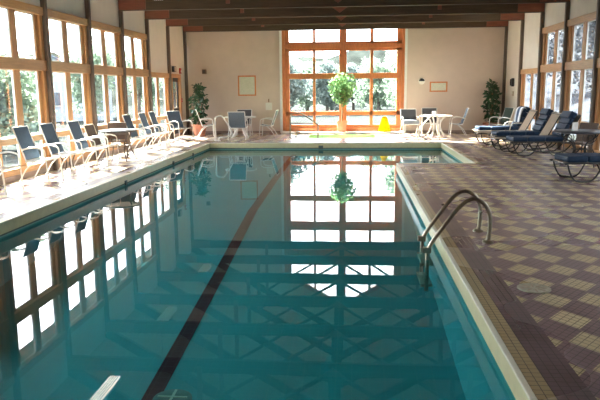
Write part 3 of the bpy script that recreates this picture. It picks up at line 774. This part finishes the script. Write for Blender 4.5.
# ------------------------------------------------------------------ rails, ladder, drains
def rail(name, pts, rad, m, label, cat, feet, n=6, extra=None):
    r = empty(name, feet[0])
    off_ = Vector(feet[0])
    MB().tube([Vector(p) - off_ for p in (spline(pts, n) if n else pts)], rad, 10).build('tube', M[m], r, True)
    for ft in feet: MB().lathe([(.055, 0), (.055, .012), (.03, .03), (.02, .03)], 16, Vector(ft) - off_).build('foot_plate', M[m], r, True)
    return tag(r, label, cat)
lad = empty('pool_ladder', (1.45, 7.15, 0))
for y in (7.42, 6.88):
    q = y - 7.15
    MB().tube(spline([(.0, q, 0), (.015, q, .15), (.01, q, .30), (-.05, q, .42), (-.17, q, .475), (-.30, q, .40), (-.46, q, .19), (-.60, q, -.02), (-.635, q, -.12), (-.64, q, -.25), (-.64, q, -.55)], 5), .023, 12).build('handrail', M['steel'], lad, True)
    MB().lathe([(.06, 0), (.06, .012), (.035, .03), (.024, .03)], 20, (0, q, 0.001)).build('foot_plate', M['steel'], lad, True)
    MB().box(-.69, -.60, q - .03, q + .03, -.12, -.06).build('bracket', M['steel'], lad, bevel=.005)
MB().tube([(0.016, .27, .24), (0.016, .19, .24)], .012, 8).build('clip', M['steel'], lad)
for z in (-.26, -.50): MB().box(-.70, -.57, -.25, .25, z - .015, z + .015).build('rung', M['steel'], lad, bevel=.005)
tag(lad, 'stainless steel pool ladder handrails on the right edge of the pool', 'pool ladder')
rail('pool_handrail', [(-4.44, 20.6, 0), (-4.45, 20.6, .40), (-4.45, 20.6, .70), (-4.38, 20.6, .78), (-4.22, 20.6, .79), (-4.06, 20.6, .56), (-3.92, 20.6, .35), (-3.94, 20.6, .19), (-4.10, 20.6, .13), (-4.28, 20.6, .12), (-4.34, 20.6, .06), (-4.34, 20.6, 0)], .022, 'white_steel', 'white bent handrail at the far left corner of the pool', 'handrail', [(-4.44, 20.6, .001), (-4.34, 20.6, .001)], 4)
rail('pool_handrail', [(2.76, 20.9, 0), (2.75, 20.9, .40), (2.74, 20.9, .66), (2.66, 20.9, .76), (2.52, 20.9, .77), (2.40, 20.9, .68), (2.13, 20.9, .36), (2.08, 20.9, .22), (2.13, 20.9, .10), (2.24, 20.9, .06), (2.30, 20.9, 0)], .022, 'white_steel', 'pale bent handrail in front of the right-hand round table', 'handrail', [(2.76, 20.9, .001), (2.30, 20.9, .001)], 4)
rail('spa_handrail', [(-2.16, 22.05, 0), (-2.15, 22.05, .4), (-2.14, 22.05, .74), (-2.06, 22.05, .81), (-1.80, 22.05, .82), (-1.55, 22.05, .68), (-1.26, 22.05, .47), (-1.20, 22.05, .38), (-1.20, 22.05, .10), (-1.20, 22.05, -.30)], .022, 'steel', 'grey metal handrail leading down into the spa in front of the great window', 'handrail', [(-2.16, 22.05, .001)], 4)
rail('hose_hook', [(-1.98, 22.35, 0), (-1.98, 22.35, .12), (-1.93, 22.35, .17), (-1.85, 22.35, .16)], .02, 'steel', 'short bent metal stub on the floor beside the spa handrail', 'stub', [(-1.98, 22.35, .001)], 4)
def make_drain(rad):
    def f():
        r = empty('floor_drain')
        MB().lathe([(rad, 0), (rad, .006), (rad * .92, .010), (rad * .85, .006), (.01, .006)], 32).build('cover', M['drain'], r, True)
        q = MB()
        for i in range(8):
            a = 2 * PI * i / 8; q.bar((rad * .25 * math.cos(a), rad * .25 * math.sin(a), .007), (rad * .75 * math.cos(a), rad * .75 * math.sin(a), .007), .012, .003)
        q.build('slots', M['beige_plastic'], r)
        return r
    return f
place('drain', make_drain(.135), (1.50, 5.26, .001), 0, 'large round pale drain cover in the near right deck', 'drain cover')
place('drain2', make_drain(.08), (3.13, 9.12, .001), 0, 'small shiny round drain in the deck below the nearest lounger', 'drain cover')
place('drain2', None, (3.06, 11.52, .001), 0, 'small shiny round drain in the deck left of the nearest lounger', 'drain cover')

# wet floor cone on the ledge
r = empty('wet_floor_sign', (1.14, YF - .36, LEDGE_Z))
q = MB(); q.prism_xz([(-.23, 0), (.23, 0), (.10, .50), (.05, .56), (-.05, .56), (-.10, .50)], -.012, .012); o = q.build('panel', M['yellow'], r, bevel=.005); o.rotation_euler = (R(-14), 0, 0); o.location = (0, -.15, 0.004)
o2 = q.build('panel', M['yellow'], r, bevel=.005); o2.rotation_euler = (R(14), 0, 0); o2.location = (0, .15, 0.004)
MB().prism_xz([(-.08, .40), (.08, .40), (.05, .50), (-.05, .50)], -.10, .10).build('handle', M['yellow'], r)
tag(r, 'bright yellow wet floor sign on the ledge at the right of the great window', 'sign')

# ------------------------------------------------------------------ plants
def leaves(n, fn, size, asp=.5, seed=1, droop=0.0):
    rnd = random.Random(seed); m = MB()
    for i in range(n):
        p = Vector(fn(rnd)); d = Vector((rnd.gauss(0, 1), rnd.gauss(0, 1), rnd.gauss(0, .7) - droop)).normalized()
        s = size * rnd.uniform(.7, 1.3); u = d.orthogonal().normalized(); u = Matrix.Rotation(rnd.uniform(0, 6.28), 3, d) @ u; nn = d.cross(u)
        a, b = p, p + d * s; mid = p + d * s * .5
        m.add([a, mid + u * s * asp * .5 + nn * s * .08, b - nn * s * .05, mid - u * s * asp * .5 + nn * s * .08], [(0, 1, 2), (0, 2, 3)])
    return m
def pot(r, r0, r1, h):
    MB().lathe([(r0, 0), (r1 * .97, h * .82), (r1 * 1.06, h * .82), (r1 * 1.08, h), (r1 * .95, h), (r1 * .92, h * .88), (.02, h * .88)], 24).build('pot', M['terracotta'], r, True)
    MB().lathe([(.02, h * .86), (r1 * .92, h * .86), (r1 * .90, h * .91), (.02, h * .92)], 20).build('soil', M['soil'], r)
def ball(rnd, c, rad):
    while True:
        v = Vector((rnd.uniform(-1, 1), rnd.uniform(-1, 1), rnd.uniform(-1, 1)))
        if .12 < v.length < 1: return (c[0] + v.x * rad[0], c[1] + v.y * rad[1], c[2] + v.z * rad[2])
r = empty('potted_tree', (-.42, YF - .33, LEDGE_Z))
pot(r, .14, .195, .40)
MB().tube(spline([(0, 0, .33), (.02, .01, .7), (-.01, 0, 1.0), (0, 0, 1.45)], 4), [.032] * 5 + [.026] * 4 + [.022] * 4, 8).build('trunk', M['bark'], r, True)
MB().tube([(0.0, 0, 1.15), (-.16, .05, 1.6)], .014, 6).tube([(0, 0, 1.2), (.18, -.05, 1.65)], .014, 6).tube([(0, 0, 1.4), (.03, .08, 1.9)], .014, 6).build('branch', M['bark'], r)
def crown(rnd):
    t = rnd.random()
    if t < .72: return ball(rnd, (.03, 0, 1.62), (.50, .46, .50))
    if t < .86: return ball(rnd, (-.05, 0, 1.28), (.30, .28, .30))
    return ball(rnd, (.05, 0, 1.05 + .1 * rnd.random()), (.10, .10, .12)) if t < .9 else ball(rnd, (.1, 0, 1.85), (.38, .34, .30))
leaves(900, crown, .13, .55, 3, .15).build('foliage', M['leaf'], r)
tag(r, 'round-headed potted tree on the ledge in the middle of the great window', 'plant')
def corner_plant(x, y, seed, label, h):
    r = empty('potted_plant', (x, y, 0)); pot(r, .18, .27, .40)
    MB().tube([(0, 0, .35), (.02, .02, h * .5), (0, 0, h * .92)], .022, 8).tube([(.05, .05, .35), (-.12, .05, h * .7)], .014, 6).tube([(-.05, .0, .35), (.14, -.05, h * .65)], .014, 6).build('stem', M['bark'], r)
    def fn(rnd):
        z = rnd.uniform(.42, h); t = (z - .42) / (h - .42); w = (.18 + .10 * math.sin(PI * min(1, t * 1.15))) * (1.0 if t < .85 else .7)
        a = rnd.uniform(0, 6.28); q = w * math.sqrt(rnd.uniform(.05, 1)); return (q * math.cos(a), q * math.sin(a), z)
    leaves(360, fn, .18, .5, seed, .6).build('foliage', M['leaf_dark'], r)
    return tag(r, label, 'plant')
corner_plant(-5.60, 23.2, 11, 'tall dark green potted plant in the far left corner', 1.80)
corner_plant(4.90, 23.55, 12, 'tall dark green potted plant in the far right corner', 1.80)

# ------------------------------------------------------------------ outside
gz = -.25
structure(MB().box(-90, 90, -60, 140, gz - .2, gz).build('ground', M['grass']) if False else MB().box(-90, XL - .2, -60, 140, gz - .2, gz).box(XR + .2, 90, -60, 140, gz - .2, gz).box(XL - .2, XR + .2, YF + .25, 140, gz - .2, gz).build('ground', M['grass']))
HX0 = 8.5
def hill_z(x): return gz - .06 + 11.0 * max(0, (x - HX0) / 26)
fh = MB(); rnd = random.Random(9)
for i in range(31):
    for j in range(7):
        t = j / 6; fh.v.append((-60 + 4 * i, 78 + 24 * t, gz - .05 + (7.2 + 1.2 * math.sin(i * .9)) * t ** .9 + (rnd.uniform(-.8, .8) if j else 0)))
for i in range(30):
    for j in range(6): fh.f.append((i * 7 + j, i * 7 + j + 1, (i + 1) * 7 + j + 1, (i + 1) * 7 + j)); fh.mi.append(0)
structure(fh.build('hillside', mat('pale_far_wood', (0.021, 0.025, 0.023), 1.0, 0.5, 0.35, spec=0.0), None, True), 'pale wooded rise far beyond the great window', 'hill')
def make_tree(kind, seed, h, w):
    def f():
        r = empty('tree'); rnd = random.Random(seed)
        MB().tube([(0, 0, 0), (.05, .03, h * .35), (0, 0, h * .85)], [.14, .10, .04], 7).build('trunk', M['tbark'], r, True)
        b = MB()
        for i in range(9):
            a = rnd.uniform(0, 6.28); z = h * rnd.uniform(.25, .75); b.tube([(0, 0, z), (w * .7 * math.cos(a), w * .7 * math.sin(a), z + h * .16)], [.04, .015], 5)
        b.build('branch', M['tbark'], r)
        blobs = [(rnd.uniform(-.55, .55) * w, rnd.uniform(-.55, .55) * w, h * rnd.uniform(.25, .85), rnd.uniform(.3, .55)) for i in range(13)]
        def fn(q):
            c = q.choice(blobs); return ball(q, c[:3], (w * c[3], w * c[3], h * .2 * c[3] / .45))
        leaves(5200, fn, .21, .65, seed, .1).build('foliage', M[kind], r)
        return r
    return f
def tree(kind, seed, h, w, x, y, label, group):
    return place('tree_%s_%d' % (kind, seed), make_tree(kind, seed, h, w), (x, y, gz if x < HX0 else hill_z(x) - .1), random.uniform(0, 6), label, 'tree', group)
GA, GB, GC = 'trees beyond the left windows', 'trees beyond the great window', 'trees beyond the right windows'
for i, (kd, sd, h, w, x, y) in enumerate([
    ('tree1', 1, 3.1, 2.0, -15.5, 27.0), ('tree2', 2, 3.2, 2.2, -20.5, 30.5), ('tree1', 3, 4.6, 2.0, -14.5, 35.5), ('tree1', 3, 5.0, 2.0, -15.5, 46.0),
    ('tree2', 4, 5.5, 2.4, -12.0, 52.0), ('tree2', 2, 3.8, 2.0, -25.0, 35.0), ('tree1', 1, 2.7, 2.0, -11.5, 20.0), ('tree2', 2, 2.9, 2.2, -17.0, 22.0),
    ('tree2', 2, 3.2, 2.2, -26.0, 26.0), ('tree1', 1, 2.8, 2.0, -19.0, 16.0), ('tree1', 3, 5.8, 2.2, -11.5, 41.0)]):
    tree(kd, sd, h, w, x, y, 'pale sunlit tree outside, seen through the left windows', GA)
for i, (kd, sd, h, w, x, y) in enumerate([
    ('tree1', 5, 4.4, 1.7, -5.6, 47.0), ('tree2', 7, 4.0, 1.7, -1.9, 48.0), ('tree1', 5, 4.3, 1.7, 1.8, 47.5), ('tree2', 7, 4.2, 1.7, 5.4, 47.0),
    ('tree1', 5, 4.9, 1.7, -3.7, 52.5), ('tree2', 7, 4.6, 1.7, .0, 53.0), ('tree1', 5, 4.9, 1.7, 3.7, 52.5),
    ('tree3', 6, 5.8, 1.7, -6.2, 57.5), ('tree1', 5, 5.3, 1.7, -2.0, 58.0), ('tree2', 7, 5.2, 1.7, 2.0, 58.0), ('tree1', 5, 5.3, 1.7, 5.8, 57.5), ('tree2', 7, 2.6, 1.6, -4.2, 36.0), ('tree1', 5, 2.9, 1.6, 3.3, 36.0)]):
    tree(kd, sd, h, w, x, y, 'yellow autumn tree outside, at the left of the great window' if kd == 'tree3' else 'pale green tree outside, seen through the great window', None if kd == 'tree3' else GB)
for i, (kd, sd, h, w, x, y) in enumerate([
    ('tree4', 8, 9.0, 2.8, 11.0, 20.0), ('tree4', 8, 8.0, 2.6, 10.5, 26.0), ('tree4', 8, 9.5, 2.8, 11.5, 32.0), ('tree3', 9, 8.5, 2.2, 15.5, 28.0),
    ('tree4', 8, 8.5, 2.8, 11.5, 38.5), ('tree4', 8, 8.0, 2.8, 16.5, 46.0), ('tree4', 8, 9.0, 2.8, 17.0, 35.0), ('tree4', 8, 9.0, 2.8, 15.5, 22.5), ('tree4', 8, 9.0, 2.8, 23.0, 42.0)]):
    tree(kd, sd, h, w, x, y, 'yellow-topped tree outside the right windows' if kd == 'tree3' else 'blue-grey bare tree outside, seen through the right windows', None if kd == 'tree3' else GC)
hs = MB(); n = 40; rnd = random.Random(4)
for i in range(n + 1):
    for j in range(9):
        t = j / 8; hs.v.append((HX0 + 26 * t, -5 + 2.6 * i, hill_z(HX0 + 26 * t) + (rnd.uniform(-.35, .35) if j else 0)))
for i in range(n):
    for j in range(8): hs.f.append((i * 9 + j, i * 9 + j + 1, (i + 1) * 9 + j + 1, (i + 1) * 9 + j)); hs.mi.append(0)
structure(hs.build('hillside', mat('grey_hillside', (0.030, 0.034, 0.042), 1.0, 0.5, 0.8, spec=0.0), None, True), 'grey wooded hillside beyond the right windows', 'hill')
def house(x, y, rz, w, d, h, rh, wall, roof, label, wins):
    r = empty('house', (x, y, gz), rz)
    MB().box(-w, w, -d, d, 0, h).prism_xz([(-w, h), (w, h), (0, h + rh)], -d, d).build('wall', M[wall], r)
    for s in (-1, 1):
        MB().add([(0, -d - .3, h + rh + .12), (0, d + .3, h + rh + .12), (s * (w + .4), d + .3, h - .2), (s * (w + .4), -d - .3, h - .2), (0, -d - .3, h + rh + .02), (0, d + .3, h + rh + .02), (s * (w + .4), d + .3, h - .3), (s * (w + .4), -d - .3, h - .3)], [(0, 1, 2, 3), (7, 6, 5, 4), (0, 3, 7, 4), (1, 5, 6, 2), (2, 6, 7, 3), (0, 4, 5, 1)]).build('roof', M[roof], r)
    for wx, wz, ww, wh in wins:
        q = MB().box(wx - ww / 2 - .08, wx + ww / 2 + .08, -d - .06, -d - .005, wz - .08, wz + wh + .08).build('window', M['siding_white'], r)
        MB().box(wx - ww / 2, wx + ww / 2, -d - .08, -d - .06, wz, wz + wh).build('pane', M['win_dark'], q)
    return tag(r, label, 'house')
house(-20.0, 41.5, R(28), 3.6, 3.0, 2.5, 1.5, 'siding_blue', 'roof_blue', 'blue-grey house with white window frames outside, seen through the second left window bay', [(-1.8, 1.0, .6, .8), (0.2, 1.0, .6, .8), (2.2, 1.0, .6, .8)])
house(.4, 72.0, R(0), 2.6, 3.0, 2.4, 1.6, 'siding_white', 'roof_blue', 'white gabled house outside, far behind the trees of the great window', [(-1, .8, .8, 1.0), (1, .8, .8, 1.0)])

# ------------------------------------------------------------------ light
w = D.worlds.new('World'); SC.world = w; w.use_nodes = True
nt = w.node_tree; bg = nt.nodes['Background']
el = R(42.5); hd = Vector((.70, -.71, 0)).normalized()
dirv = Vector((hd.x * math.cos(el), hd.y * math.cos(el), -math.sin(el)))
# hazy bright sky, brighter around the sun
g = G(nt); tcw = nt.nodes.new('ShaderNodeTexCoord'); dt = nt.nodes.new('ShaderNodeVectorMath'); dt.operation = 'DOT_PRODUCT'
nt.links.new(tcw.outputs['Generated'], dt.inputs[0]); dt.inputs[1].default_value = tuple(-dirv)
glow = g.m('POWER', g.m('MAXIMUM', dt.outputs['Value'], 0.0), 5.0)
bg.inputs[0].default_value = (0.90, 0.95, 1.0, 1)
nt.links.new(g.m('ADD', 3.7, g.m('MULTIPLY', glow, 16.0)), bg.inputs[1])
sun = D.lights.new('sun', 'SUN'); sun.energy = 45.0; sun.angle = R(.8); sun.color = (1.0, .93, .80)
so = D.objects.new('sun', sun); COL.objects.link(so)
so.rotation_euler = dirv.to_track_quat('-Z', 'Y').to_euler()
# daylight portals in the window openings (they guide sampling, they give no light of their own)
def portal(loc, rot, sx, sy):
    l = D.lights.new('portal', 'AREA'); l.shape = 'RECTANGLE'; l.size = sx; l.size_y = sy; l.cycles.is_portal = True
    o = D.objects.new('portal', l); COL.objects.link(o); o.location = loc; o.rotation_euler = rot
ya, yb = post_y(-4), post_y(4)
portal((XL - .18, (ya + yb) / 2, 1.7), (0, R(-90), 0), 3.2, yb - ya)
portal((XR + .18, (ya + yb) / 2, 1.7), (0, R(90), 0), 3.2, yb - ya)
portal((WCX, YF + .3, 3.2), (R(-90), 0, 0), 4.6, 6.4)

# ------------------------------------------------------------------ camera
f_, pi_, ya_, ro_ = 642.55, .1716, .0832, .0087
r0 = Vector((math.cos(ya_), math.sin(ya_), 0)); f0 = Vector((-math.sin(ya_), math.cos(ya_), 0)); z0 = Vector((0, 0, 1))
fw = f0 * math.cos(pi_) - z0 * math.sin(pi_); u0 = f0 * math.sin(pi_) + z0 * math.cos(pi_)
Rv = r0 * math.cos(ro_) - u0 * math.sin(ro_); Uv = r0 * math.sin(ro_) + u0 * math.cos(ro_)
cam = D.cameras.new('camera'); cam.sensor_width = 36; cam.lens = f_ * 36 / 600; cam.clip_end = 400
co = D.objects.new('camera', cam); COL.objects.link(co)
mw = Matrix((Rv, Uv, -fw)).transposed().to_4x4(); mw.translation = (0, 0, 1.65)
co.matrix_world = mw
SC.camera = co

SC.view_settings.view_transform = 'Standard'; SC.view_settings.look = 'None'
SC.view_settings.exposure = 1.33; SC.view_settings.gamma = 1.0; SC.view_settings.use_curve_mapping = False
SC.cycles.max_bounces = 10; SC.cycles.diffuse_bounces = 5; SC.cycles.transparent_max_bounces = 16
SC.cycles.sample_clamp_indirect = 8
SC.cycles.use_denoising = True
